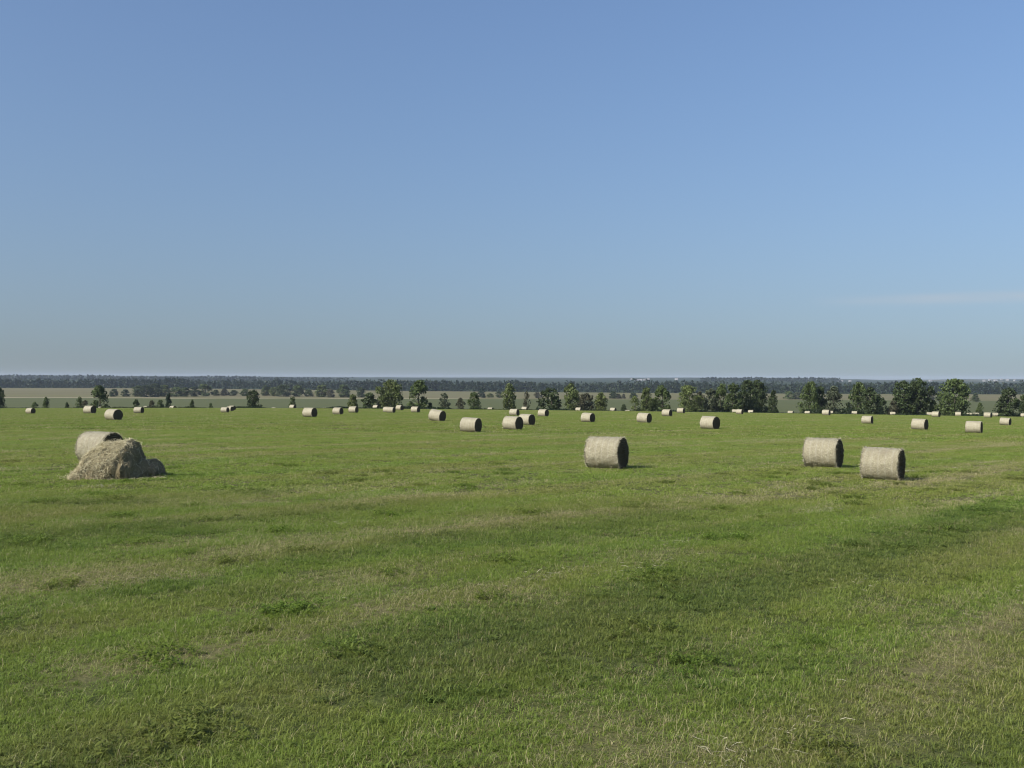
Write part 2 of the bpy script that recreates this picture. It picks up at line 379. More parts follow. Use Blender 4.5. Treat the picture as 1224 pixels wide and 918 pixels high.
def scatter(name, variants, X, Y, idxs, scl, dry, dark, label, cat, zoff=0.0):
    n = len(X); Z = terrain(X, Y)+zoff; e = .5
    zx = (terrain(X+e, Y)-terrain(X-e, Y)); zy = (terrain(X, Y+e)-terrain(X, Y-e))
    nn = np.stack([-zx, -zy, np.ones(n)], 1); nn /= np.linalg.norm(nn, axis=1)[:, None]
    yaw = rng.uniform(0, 2*math.pi, n); c, s = np.cos(yaw), np.sin(yaw)
    mx_ = c*nn[:, 0]+s*nn[:, 1]; my = -s*nn[:, 0]+c*nn[:, 1]
    rot = np.stack([-np.arcsin(my), np.arctan2(mx_, nn[:, 2]), yaw], 1)
    me = bpy.data.meshes.new(name); me.vertices.add(n)
    me.vertices.foreach_set('co', np.stack([X, Y, Z], 1).astype(np.float32).ravel())
    for k, a in dict(vi=idxs, scl=scl, dry=dry, dark=dark).items():
        at = me.attributes.new(k, 'INT' if k == 'vi' else 'FLOAT', 'POINT'); at.data.foreach_set('value', np.asarray(a, np.int32 if k == 'vi' else np.float32))
    at = me.attributes.new('rot', 'FLOAT_VECTOR', 'POINT'); at.data.foreach_set('vector', rot.astype(np.float32).ravel())
    ob = link(name, me); tag(ob, label, cat, kind='stuff')
    g = bpy.data.node_groups.new(name, 'GeometryNodeTree')
    g.interface.new_socket('Geometry', in_out='INPUT', socket_type='NodeSocketGeometry')
    g.interface.new_socket('Geometry', in_out='OUTPUT', socket_type='NodeSocketGeometry')
    N = g.nodes; L = g.links; gi = N.new('NodeGroupInput'); go = N.new('NodeGroupOutput')
    jg = N.new('GeometryNodeJoinGeometry')
    def na(nm, ty):
        a = N.new('GeometryNodeInputNamedAttribute'); a.data_type = ty; a.inputs[0].default_value = nm; return a.outputs[0]
    vi = na('vi', 'INT')
    for i, vme in enumerate(variants):
        src = bpy.data.objects.new(name+'_source', vme)
        oi = N.new('GeometryNodeObjectInfo'); oi.inputs[0].default_value = src; oi.inputs['As Instance'].default_value = True
        ip = N.new('GeometryNodeInstanceOnPoints')
        cmp_ = N.new('FunctionNodeCompare'); cmp_.data_type = 'INT'; cmp_.operation = 'EQUAL'
        L.new(vi, cmp_.inputs[2]); cmp_.inputs[3].default_value = i
        L.new(gi.outputs[0], ip.inputs['Points']); L.new(cmp_.outputs[0], ip.inputs['Selection'])
        L.new(oi.outputs['Geometry'], ip.inputs['Instance'])
        L.new(na('rot', 'FLOAT_VECTOR'), ip.inputs['Rotation']); L.new(na('scl', 'FLOAT'), ip.inputs['Scale'])
        L.new(ip.outputs[0], jg.inputs[0])
    L.new(jg.outputs[0], go.inputs[0])
    md = ob.modifiers.new('scatter', 'NODES'); md.node_group = g
    return ob
def zone(y0, y1, step, jit=.5, k=.56, pad=4.5):
    ys = np.arange(y0, y1, step); out = []
    for y in ys:
        hw = k*y+pad; xs = np.arange(-hw, hw, step)
        out.append(np.stack([xs+rng.uniform(-jit, jit, len(xs))*step, np.full(len(xs), y)+rng.uniform(-jit, jit, len(xs))*step], 1))
    a = np.concatenate(out); return a[:, 0], a[:, 1]
vs = [blade_patch('near_patch', 4300, 1.0, .025, .072, .0046, lean=1.15, weeds=90, litter=14, seed=i, dt=.48) for i in range(4)] \
   + [blade_patch('near_sparse_patch', 3100, 1.0, .02, .055, .0042, lean=1.3, litter=80, seed=20+i, dt=.48) for i in range(3)] \
   + [blade_patch('near_lush_patch', 3700, 1.0, .035, .088, .0056, lean=1.15, weeds=420, litter=4, seed=30+i) for i in range(3)]
def pick(dry, dark):
    r = rng.uniform(0, 1, len(dry)); i = rng.integers(0, 4, len(dry))
    i = np.where(dry+r*.35 > .56, 4+rng.integers(0, 3, len(dry)), i)
    i = np.where((dark+r*.35 > .62) & (i < 4), 7+rng.integers(0, 3, len(dry)), i); return i
X, Y = zone(5, 30, .80)
a, b = field_masks(X, Y)
scatter('grass', vs, X, Y, pick(a, b), rng.uniform(.85, 1.12, len(X)), a, b, 'short mown green grass with stubble in the foreground of the field', 'grass')
vs = [blade_patch('mid_patch', 1500, 1.0, .025, .07, .009, lean=1.0, litter=8, seed=50+i, dt=1.0) for i in range(4)] \
   + [blade_patch('mid_sparse_patch', 1000, 1.0, .02, .06, .0085, lean=.7, litter=45, seed=60+i, dt=1.0) for i in range(3)] \
   + [blade_patch('mid_lush_patch', 1300, 1.0, .035, .085, .011, lean=1.0, weeds=180, litter=2, seed=70+i, dt=1.0) for i in range(3)]
X, Y = zone(29, 85, .95)
a, b = field_masks(X, Y)
scatter('grass', vs, X, Y, pick(a, b), rng.uniform(.9, 1.2, len(X)), a, b, 'short green grass around the nearest bales', 'grass')
vs = [blade_patch('far_patch', 900, 2.2, .04, .10, .028, litter=6, seed=80+i, dt=.65) for i in range(4)] \
   + [blade_patch('far_sparse_patch', 500, 2.2, .03, .09, .030, litter=40, seed=90+i, dt=.65) for i in range(3)] \
   + [blade_patch('far_lush_patch', 850, 2.2, .05, .12, .032, lean=.7, seed=96+i, dt=.65) for i in range(3)]
X, Y = zone(84, 300, 2.1, pad=8)
a, b = field_masks(X, Y)
scatter('grass', vs, X, Y, pick(a, b), rng.uniform(.9, 1.25, len(X)), a, b, 'green grass of the far half of the field', 'grass')

# clumps of low broad-leaved weeds, thickest along the lush rows
vs = []
for i in range(4):
    r_ = np.random.default_rng(400+i); n = 620; w_ = r_.integers(0, 26, n); cc = r_.normal(0, .16, (26, 2)); q = cc[w_]+r_.normal(0, .022, (n, 2))
    az = r_.uniform(0, 6.283, n); L = r_.uniform(.03, .075, n); wd = r_.uniform(.010, .022, n); el = r_.uniform(-.1, .9, n); z0 = r_.uniform(.0, .075, n)
    D = np.stack([np.cos(az)*np.cos(el), np.sin(az)*np.cos(el), np.sin(el)], 1); S_ = np.stack([-np.sin(az), np.cos(az), np.zeros(n)], 1)
    P0 = np.stack([q[:, 0], q[:, 1], z0], 1); L = L[:, None]; wd = wd[:, None]
    Vv = np.stack([P0, P0+D*L*.5+S_*wd*.5, P0+D*L*.95-np.array([0, 0, .01]), P0+D*L*.5-S_*wd*.5], 1).reshape(-1, 3)
    vs.append(mesh_from('weed_clump', Vv, np.arange(n*4).reshape(n, 4), [M['blade']], False, dict(tone=np.repeat(r_.uniform(.1, 1.0, n), 4), straw=np.ones(n*4), along=np.full(n*4, .5))))
X, Y = zone(6, 46, .62); a, b = field_masks(X, Y)
k = rng.uniform(0, 1, len(X)) < .03+np.clip(b-.3, 0, 1)*.22; X, Y, a, b = X[k], Y[k], a[k], b[k]
scatter('weeds', vs, X, Y, rng.integers(0, 4, len(X)), rng.uniform(.7, 1.5, len(X)), a*0, np.clip(b, 0, 1), 'low dark broad leaved weeds and clover growing through the grass', 'weeds')
# bleached stalks left by the baler, strewn along the rows
def litter():
    r_ = np.random.default_rng(77); P_ = []; D_ = []; L_ = []
    for k_ in range(190):
        t_ = -4.2-6.2*r_.integers(0, 9)+r_.normal(0, .35) if k_ > 30 else r_.uniform(-45, -3); s_ = r_.uniform(-16, 60)
        x, y = s_*_RD[0]+t_*_RD[1], s_*_RD[1]-t_*_RD[0]
        if y < 6 or abs(x) > .56*y+3: continue
        n = int(r_.gamma(1.6, 48)); ls = r_.uniform(.3, 1.5); q1 = r_.normal(0, ls, n); q2 = r_.normal(0, .16, n)
        xx = x+q1*_RD[0]+q2*_RD[1]; yy_ = y+q1*_RD[1]-q2*_RD[0]
        P_.append(np.stack([xx, yy_, terrain(xx, yy_)+r_.uniform(.0, .045, n)], 1)); L_.append(r_.uniform(.04, .15, n))
        D_.append(np.stack([r_.normal(0, 1, n), r_.normal(0, 1, n), r_.normal(0, .16, n)], 1))
    v_, q_, t_ = stalks(np.concatenate(P_), np.concatenate(D_), np.concatenate(L_), .0042, r_)
    tag(link('straw_litter', mesh_from('straw_litter', v_, q_, [M['fray']], False, dict(tone=t_))), 'bleached straw stalks strewn along the mown rows', 'straw', kind='stuff')

# ------------------------------------------------------------------ hay bales
BD = 1.40                                           # diameter
def drum(R, L, nu, nx, amp, seed, sag=.035):
    """barrel with rounded shoulders, axis along X, resting on z=0"""
    r = np.random.default_rng(seed)
    prof = []
    for i in range(nx+1):
        f = i/nx*2-1
        prof.append((f*L/2, R*(1-.035*abs(f)**6)))
    V = []; ph = r.uniform(0, 6.28, 6)
    for x, rr in prof:
        for j in range(nu):
            a = 2*math.pi*j/nu
            d = amp*(math.sin(3*a+ph[0]+x*2)+.7*math.sin(5*a+ph[1]-x*3)+.6*math.sin(x*7+ph[2])+.5*math.sin(9*a+x*8+ph[3]))*.4
            d += amp*r.normal(0, .35)
            q = rr+d; y = q*math.cos(a); z = q*math.sin(a)
            if z < 0: z *= 1-sag*2*(abs(z)/R)**2; y *= 1+sag*(abs(z)/R)
            V.append((x, y, z))
    V = np.array(V); zmin = V[:, 2].min()
    rag = r.normal(0, amp*.6, nu)+amp*.6*np.sin(np.arange(nu)*.9+ph[4]); V[:nu, 0] -= rag; V[nx*nu:, 0] += r.normal(0, amp*.6, nu)+amp*.6*np.sin(np.arange(nu)*.7+ph[5])
    i = np.arange(nx)[:, None]*nu+np.arange(nu)[None]; k = np.arange(nx)[:, None]*nu+(np.arange(nu)+1)[None] % nu
    Q = np.stack([i, i+nu, k+nu, k], -1).reshape(-1, 4)
    return V, Q, zmin
def cap(V, nu, nx, side, L, R, seed, rings=6):
    """bulged, lumpy disc closing the drum"""
    r = np.random.default_rng(seed)
    ring = V[:nu] if side < 0 else V[nx*nu:]
    P = []; Fq = []
    for k in range(rings):
        f = 1-k/rings
        for p in ring: P.append((p[0]+side*(.012+.035*(1-f*f))+r.normal(0, .010 if k else 0), p[1]*f, p[2]*f))
    P.append((ring[0][0]+side*.045, 0, 0))
    for k in range(rings-1):
        for j in range(nu):
            a, b = k*nu+j, k*nu+(j+1) % nu
            q = (a, b, b+nu, a+nu); Fq.append(q if side > 0 else q[::-1])
    c = len(P)-1
    for j in range(nu):
        a, b = (rings-1)*nu+j, (rings-1)*nu+(j+1) % nu
        Fq.append((a, b, c) if side > 0 else (b, a, c))
    return P, Fq
def stalks(P0, D, Ls, wd, r):
    """flat slender stalks from points along directions"""
    n = len(P0); D = D/np.linalg.norm(D, axis=1)[:, None]
    s = np.cross(D, r.normal(0, 1, (n, 3))); s /= np.linalg.norm(s, axis=1)[:, None]; s *= wd/2
    bend = r.normal(0, .12, (n, 3))*Ls[:, None]
    V = np.stack([P0-s, P0+s, P0+D*Ls[:, None]*.5+s+bend, P0+D*Ls[:, None]*.5-s+bend, P0+D*Ls[:, None]+s*.4, P0+D*Ls[:, None]-s*.4], 1)
    i = np.arange(n)[:, None]*6
    Q = np.concatenate([i+[0, 1, 2, 3], i+[3, 2, 4, 5]])
    return V.reshape(-1, 3), Q, np.repeat(r.uniform(0, 1, n), 6)
litter()
def make_bale(R, L, seed, detail=2):
    """returns meshes (wrap, end+, end-, rim straw)"""
    nu, nx, amp = ((96, 44, .016), (40, 12, .010), (18, 5, .006))[2-detail]
    V, Q, zmin = drum(R, L, nu, nx, amp, seed)
    wrap = mesh_from('net_wrap', V, Q, [M['wrap']], True)
    ends = []
    for sgn in (1, -1):
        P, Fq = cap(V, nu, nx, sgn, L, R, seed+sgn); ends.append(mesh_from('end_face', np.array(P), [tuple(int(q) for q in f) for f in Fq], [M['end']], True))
    rim = []
    if detail >= 1:
        r = np.random.default_rng(seed+99); 
        for sgn in (1, -1):
            n = 520 if detail == 2 else 90
            a = r.uniform(0, 2*math.pi, n); rr = R*r.uniform(.955, 1.0, n)
            P0 = np.stack([np.full(n, sgn*L*.492)-sgn*r.uniform(0, .05, n), rr*np.cos(a), rr*np.sin(a)], 1)
            D = np.stack([sgn*r.uniform(.05, 1, n), np.cos(a)*r.uniform(-.4, .5, n)+r.normal(0, .35, n), np.sin(a)*r.uniform(-.4, .5, n)+r.normal(0, .35, n)], 1)
            v_, q_, t_ = stalks(P0, D, r.uniform(.04, .13, n), .012 if detail == 2 else .022, r)
            keep = None
            rim.append(mesh_from('rim_straw', v_, q_, [M['fray']], False, dict(tone=t_)))
    fuzz = None
    if detail == 2:
        r = np.random.default_rng(seed+5); n = 1500
        a = r.uniform(0, 2*math.pi, n); x = r.uniform(-.49, .49, n)*L; rr = R*1.004
        P0 = np.stack([x, rr*np.cos(a), rr*np.sin(a)], 1)
        D = np.stack([r.normal(0, .9, n), -np.sin(a)*r.normal(0, 1, n)+np.cos(a)*.18, np.cos(a)*r.normal(0, 1, n)+np.sin(a)*.18], 1)
        v_, q_, t_ = stalks(P0, D, r.uniform(.04, .10, n), .007, r)
        fuzz = mesh_from('surface_straw', v_, q_, [M['fray']], False, dict(tone=t_))
    return dict(wrap=wrap, ends=ends, rim=rim, fuzz=fuzz, zmin=zmin, R=R, L=L)
def place_bale(kit, loc, yaw, sc, label, tilt=0.0):
    e = bpy.data.objects.new('hay_bale', None); COL.objects.link(e); e.empty_display_size = .5
    zx = ground(loc[0]+.5, loc[1])-ground(loc[0]-.5, loc[1])
    e.location = loc; e.rotation_euler = (random.uniform(-.02, .02), tilt+random.uniform(-.022, .022)-zx*math.cos(yaw)*.8, yaw); e.scale = (sc,)*3
    tag(e, label, 'hay bale', 'round hay bales scattered over the mown field')
    off = (0, 0, -kit['zmin']-.05)
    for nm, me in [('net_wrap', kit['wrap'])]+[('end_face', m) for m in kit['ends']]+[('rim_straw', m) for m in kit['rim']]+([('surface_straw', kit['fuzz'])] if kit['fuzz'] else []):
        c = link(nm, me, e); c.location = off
        if nm in ('rim_straw', 'surface_straw'): c['kind'] = 'stuff'
    return e
R0 = BD/2
near_kits = [make_bale(R0, 1.45, 100+i*10, 2) for i in range(4)]
mid_kits = [make_bale(R0, 1.50, 200+i*10, 1) for i in range(4)]
far_kits = [make_bale(R0, 1.50, 300+i*10, 0) for i in range(3)]
def cast(px, pyb, ds):
    u, s = ray(px, pyb); z = terrain(u*ds, ds)-CAM_Z; k = np.where(z > s*ds)[0]
    return ds[k[0]] if len(k) else None
# x left, x right, top, bottom (photo pixels), share of width taken by the dark end, label
BALES = [
 (699.4, 751.2, 521, 560.3, .36, 'large pale bale standing alone in mid field, right of centre, with frayed left rim'),
 (960.9, 1007.3, 522, 558.8, .27, 'left one of the two big close bales on the right, its shadow touching its neighbour'),
 (1029.3, 1080.8, 533, 574.2, .235, 'right one of the two big close bales on the right, nearest intact bale of all'),
 (94, 145, 516, 553, .70, 'intact bale half hidden behind the collapsed straw heap on the left'),
 (32, 41.2, 490.3, 494.7, .55, 'tiny bale closest to the left border of the photo, below the pale field'),
 (100, 114.4, 485.4, 494.5, .65, 'small bale standing left of the lone dark leafy tree on the left'),
 (116.7, 123, 485.8, 489.7, .3, 'speck of a bale peeping over the field edge beneath the lone left tree'),
 (125.5, 146, 489.7, 502.4, .78, 'medium bale with wide dark end directly beyond the collapsed heap'),
 (159.8, 172, 487.3, 494.2, .5, 'small bale first right of the lone left tree, in front of a tinier one'),
 (171.6, 178, 485, 489.7, .4, 'tiny bale at the edge just behind the small one first right of the lone tree'),
 (203.3, 209.9, 484.7, 489, .4, 'tiny bale on the field edge beside the narrow dark conical tree'),
 (227.8, 232.4, 486.7, 489, .2, 'flat white speck of a bale at the field edge below a small conical bush'),
 (263.7, 273.9, 487, 493.3, .5, 'front bale of the overlapping row of three on the left'),
 (271, 279, 485.5, 491.6, .5, 'middle bale of the overlapping row of three on the left'),
 (273.5, 281.4, 484.7, 490.3, .5, 'rearmost bale of the overlapping row of three on the left'),
 (324.8, 330.3, 486.8, 489, .2, 'flat speck of a bale at the field edge right of the ragged leaning tree'),
 (346, 353.9, 483.5, 488.8, .5, 'small bale on the field edge under a thin little tree, left of a larger bale'),
 (361.8, 379, 487.7, 498.8, .6, 'medium bale alone left of centre with clear dark right end'),
 (386.3, 391.5, 487, 489.2, .2, 'flat speck of a bale at the edge between two medium bales left of centre'),
 (397.8, 410, 487, 495.6, .55, 'small bale left of the yellow green tree and left of a similar bale'),
 (416.3, 428.8, 486.4, 493.6, .5, 'small bale directly below the yellow green tree'),
 (445.5, 453.6, 483.8, 489, .5, 'small bale at the edge in front of the round dark bush'),
 (458.5, 467, 486, 493, .3, 'bale mostly covered by the one overlapping its right side, below the tall light tree'),
 (461.8, 472.9, 486.8, 493.6, .5, 'front bale of the overlapping pair below the tall light tree'),
 (473.5, 482, 483.8, 490, .45, 'small bale just right of the overlapping pair below the tall light tree'),
 (491, 502, 486, 493.3, .5, 'small bale under the tall dense tree left of the tilted bale'),
 (512, 532, 490, 503.4, .58, 'medium bale tilted down to the right, left of centre'),
 (537, 542, 487.7, 490, .2, 'flat speck of a bale at the edge just right of the tilted bale'),
 (550, 575.2, 499, 516.9, .48, 'fairly large bale at the centre, nearest of the central ones'),
 (583, 590, 486.7, 490, .2, 'tiny bale at the edge left of the narrow bright tree at the centre'),
 (600.7, 625, 498, 513.9, .57, 'front bale of the central cluster of three'),
 (609, 620.7, 488.6, 497, .45, 'smallest and farthest bale of the central cluster of three'),
 (619.8, 639.4, 495, 508.4, .6, 'middle bale of the central cluster, half behind the front one'),
 (623.7, 630.3, 485.8, 490, .3, 'tiny bale at the field edge above the central cluster'),
 (643, 655.8, 489.4, 498, .55, 'small bale below the wide dark bushy tree right of the central cluster'),
 (688.3, 695, 486.7, 491.4, .3, 'tiny bale on the edge between light tree and brownish bush'),
 (694.2, 711.3, 494, 504.8, .56, 'medium bale above the big lone mid field bale'),
 (728.8, 737, 487, 492.7, .4, 'small bale at the edge right of the pale small tree'),
 (747, 753.5, 489.7, 492.7, .2, 'tiny bale peeping at the edge, third from the pale small tree'),
 (761, 778.8, 493.9, 505.4, .5, 'medium bale below the pair of green trees right of centre'),
 (791.4, 803, 488.8, 497.8, .45, 'small bale touching the foot of the dark tree right of centre'),
 (808.9, 819, 487.7, 494.2, .4, 'small bale in the gap left of the long clump of trees'),
 (837, 860, 497.9, 513.2, .55, 'fairly large bale alone below the long clump of trees'),
 (857, 863, 490.7, 494.2, .2, 'tiny bale at the edge above the fairly large lone bale'),
 (875, 882, 489, 494, .2, 'rear bale of the overlapping pair below the long clump of trees'),
 (879, 889, 490, 495.2, .4, 'front bale of the overlapping pair below the long clump of trees'),
 (893.9, 901.5, 489.7, 495.2, .3, 'small bale below the tallest dark tree of the long clump'),
 (940.7, 949.5, 490.7, 495.8, .35, 'small bale alone in the gap right of the long clump'),
 (962.5, 968.2, 491, 495.6, .2, 'tiny bale under the left edge of the green and dark tree pair'),
 (982.5, 992.6, 489.7, 496.6, .35, 'small bale under the right of the tree pair, hiding most of another'),
 (990.4, 994.8, 490.7, 496, .2, 'sliver of a bale showing behind the right side of another'),
 (1017.8, 1025, 491, 495.8, .3, 'tiny bale under the broad tree, above and left of a single medium bale'),
 (1029.9, 1043.6, 496.9, 506.7, .3, 'medium bale straight above the two big close bales'),
 (1062.5, 1071.6, 491.9, 497.4, .35, 'small bale at the foot of the tall double crowned dark tree, on its left'),
 (1089.6, 1108.9, 500.4, 514, .35, 'left one of the two bigger bales in the middle distance on the right'),
 (1107.6, 1114.4, 492.3, 497.9, .2, 'left bale of the touching pair at the edge between the two big dark trees'),
 (1113.7, 1123.9, 491.9, 498.6, .35, 'right bale of the touching pair at the edge between the two big dark trees'),
 (1142, 1149, 492, 497.4, .3, 'small bale under the broadest dark tree on the right'),
 (1154.7, 1163.3, 493.4, 499, .25, 'reddish small bale left of the slender low shrub on the right'),
 (1163.6, 1169.3, 493, 498.6, .1, 'narrow bale end right beside the reddish small bale'),
 (1154.3, 1174.2, 502.4, 517.9, .18, 'right one of the two bigger bales in the right middle distance, showing almost no end'),
 (1176, 1185.5, 493, 499.4, .3, 'left bale of the edge pair left of the last tree'),
 (1186, 1193.3, 493, 499, .2, 'right bale of the edge pair left of the last tree'),
 (1195.3, 1208, 499, 508.4, .3, 'medium bale nearest the right border in the middle distance'),
 (1220.4, 1227, 493.7, 499.7, .2, 'bale cut by the right border of the photo'),
]
for i, (x0, x1, t_, b_, er, lab) in enumerate(BALES):
    h = b_-t_; w_ = x1-x0; px = (x0+x1)/2; u, s = ray(px, b_)
    size = (h+w_/1.27)/2; dsz = BD*F/size
    ds = np.arange(30, 330, .25)
    va = math.atan(u)
    brow = np.interp(px, [0, 300, 600, 750, 900, 1050, 1130, 1224], [488.3, 488.5, 489.3, 492.5, 494.8, 496, 497.5, 499])
    if w_ < 9.3 and h < 6.5 and b_ < brow+1.6:
        uu_, st_ = ray(px, t_); zt = (terrain(uu_*ds, ds)-CAM_Z+BD-.03)/ds
        dd = ds[ds > 225]; zz = zt[ds > 225]
        cost = np.abs((zz-st_)*F)+np.abs(dd-min(dsz, 296))*.012
        d = float(dd[cost.argmin()]); sc = 1.0
    else:
        d = cast(px, b_, ds)
        if d is None: d = 270.0
        sc = float(np.clip(size*d/(BD*F), .78 if h < 6.5 else .88, 1.12)); d += .3
    X_ = u*d; 
    # dark end seen share -> yaw of the axis
    ew = min(er, .93)
    th = math.asin(min(.93, ew)); yaw = -(th+va)
    if w_ < 9.3: yaw = -(math.radians(28)+random.uniform(-.15, .15))
    kit = near_kits[i] if i < 4 else (mid_kits[i % 4] if h > 8 else far_kits[i % 3])
    tilt = .10 if 'tilted' in lab and i == 26 else 0
    place_bale(kit, (X_, d, ground(X_, d)), yaw, sc, lab, tilt)

# collapsed bale: a heap of loose hay on the left
def heap():
    u, s = ray(122, 574); ds = np.arange(25, 80, .1); d = float(cast(122, 574, ds))+1.0; X_ = u*d
    base = bpy.data.objects.new('collapsed_hay_bale', None); COL.objects.link(base)
    base.location = (X_, d, ground(X_, d)-.02)
    tag(base, 'burst hay bale slumped into a ragged straw heap before an intact bale on the left', 'hay bale')
    r = np.random.default_rng(3)
    m = d/F                     # metres per photo pixel
    def hgt(x, y):
        xp = x/m+122            # photo column
        # broad skirt towards the left, steep broken face at the right
        prof = np.interp(xp, [85, 93, 97, 104, 108, 113, 123, 138, 153, 160, 164, 166.5, 173, 178, 181, 184, 186], [0, .13, .36, .62, .97, 1.16, 1.36, 1.50, 1.56, 1.44, 1.12, .76, .76, .72, .55, .2, 0])*m/.0336
        wd = np.interp(xp, [80, 100, 125, 155, 168, 190], [.5, .95, 1.05, .95, .8, .55])
        yc = np.interp(xp, [80, 120, 164, 176], [-.15, -.05, .08, .78])
        q = np.clip(np.abs(y-yc)/wd, 0, 1)
        fr = np.where(y < yc, np.sqrt(np.clip(1-q**2.0, 0, 1)), np.sqrt(np.clip(1-q**2.6, 0, 1)))
        n = (fbm(x*2.6+9, y*2.6, 71, 4)-.5)*.26+(fbm(x*9, y*9, 77, 3)-.5)*.10
        return np.maximum(prof*fr+n*np.clip(prof*fr*3, 0, 1), 0)
    nx, ny = 190, 110
    gx = np.linspace(-1.75, 2.85, nx); gy = np.linspace(-1.35, 1.35, ny); A, B = np.meshgrid(gx, gy)
    Z = hgt(A, B)-.03
    A = A+np.random.default_rng(4).normal(0, .012, A.shape); 
    def warp(P):
        P = P.copy(); P[:, 1] += (fbm(P[:, 0]*3+5, P[:, 2]*3, 81, 4)-.5)*.34; P[:, 0] += (fbm(P[:, 1]*4+2, P[:, 2]*4+7, 85, 3)-.5)*.16; return P
    V = warp(np.stack([A, B, Z], -1).reshape(-1, 3)); id_ = np.arange(nx*ny).reshape(ny, nx)
    Q = np.stack([id_[:-1, :-1], id_[:-1, 1:], id_[1:, 1:], id_[1:, :-1]], -1).reshape(-1, 4)
    keep = (V[Q][:, :, 2].max(1) > -.02); Q = Q[keep]
    link('hay_core', mesh_from('hay_core', V, Q, [M['hay']], True), base)
    n = 60000
    x = r.uniform(-1.7, 2.8, n); y = r.uniform(-1.3, 1.25, n); z = hgt(x, y); k = (z > .015) & ((x < (156-122)*m-.32*(1.4-z)) | (r.uniform(0, 1, n) < .06))  # pale straw thinned on the right so dark core stands in for shade
    x, y, z = x[k], y[k], z[k]; n = len(x); e = .03
    nx_ = -(hgt(x+e, y)-hgt(x-e, y))/(2*e); ny_ = -(hgt(x, y+e)-hgt(x, y-e))/(2*e); N_ = np.stack([nx_, ny_, np.ones(n)], 1); N_ /= np.linalg.norm(N_, axis=1)[:, None]
    D = r.normal(0, 1, (n, 3)); D -= N_*(D*N_).sum(1)[:, None]*.75; D[:, 2] -= .1
    v_, q_, t_ = stalks(warp(np.stack([x, y, z-.03], 1))+N_*.018, D, r.uniform(.05, .22, n), .007, r)
    o = link('loose_straw', mesh_from('loose_straw', v_, q_, [M['straw']], False, dict(tone=t_)), base); o['kind'] = 'stuff'
    n = 800; a = r.uniform(0, 6.28, n); rr = 1+np.abs(r.normal(0, .14, n))
    P0 = np.stack([np.cos(a)*rr*1.5+.45, np.sin(a)*rr*.9, r.uniform(.0, .09, n)], 1)
    v_, q_, t_ = stalks(P0, np.stack([r.normal(0, 1, n), r.normal(0, 1, n), r.normal(0, .12, n)], 1), r.uniform(.08, .25, n), .008, r)
    o = link('scattered_straw', mesh_from('scattered_straw', v_, q_, [M['straw']], False, dict(tone=t_)), base); o['kind'] = 'stuff'
heap()

# ------------------------------------------------------------------ trees
def trunk_mesh(H, kind, r):
    V = []; Fq = []
    def tube(pts, rad, n=7):
        b = len(V)
        for k, (p, q) in enumerate(zip(pts, rad)):
            for j in range(n):
                a = 2*math.pi*j/n; V.append((p[0]+q*math.cos(a), p[1]+q*math.sin(a), p[2]))
        for k in range(len(pts)-1):
            for j in range(n):
                Fq.append((b+k*n+j, b+k*n+(j+1) % n, b+(k+1)*n+(j+1) % n, b+(k+1)*n+j))
    top = .86*H; pts = [(r.normal(0, .012)*H*k/6, r.normal(0, .012)*H*k/6, top*k/6-.3) for k in range(7)]
    tube(pts, [H*.022*(1-k/7.2)+.01 for k in range(7)])
    limbs = []
    for k in range(14):
        f = r.uniform(.12, .85); i = min(int(f*6), 5); p = np.array(pts[i])*(1-(f*6-i))+np.array(pts[i+1])*(f*6-i)
        a = r.uniform(0, 6.28); L = H*.26*(1-f*.6); up = r.uniform(.5, 1.1)
        e = p+np.array([math.cos(a)*L, math.sin(a)*L, L*up]); mpt = (p+e)/2+np.array([0, 0, -.05*L])
        tube([p, mpt, e], [H*.009*(1.2-f), H*.006*(1.2-f), .012], 5); limbs.append(e)
    return V, Fq, limbs
def env(kind, f):
    """crown half width (share of max) at height share f"""
    if kind == 'broad': return np.interp(f, [0, .08, .3, .5, .72, .9, 1], [.8, .95, 1, 1, .82, .45, .1])
    if kind == 'oval': return np.interp(f, [0, .12, .35, .6, .85, 1], [.65, .85, 1, .92, .58, .08])
    if kind == 'conical': return np.interp(f, [0, .1, .35, .7, 1], [.7, 1, .88, .55, .12])
    if kind == 'bush': return np.interp(f, [0, .15, .45, .75, .93, 1], [.85, 1, .98, .75, .4, .1])
    if kind == 'thin': return np.interp(f, [0, .2, .5, .8, 1], [.4, .7, 1, .7, .1])
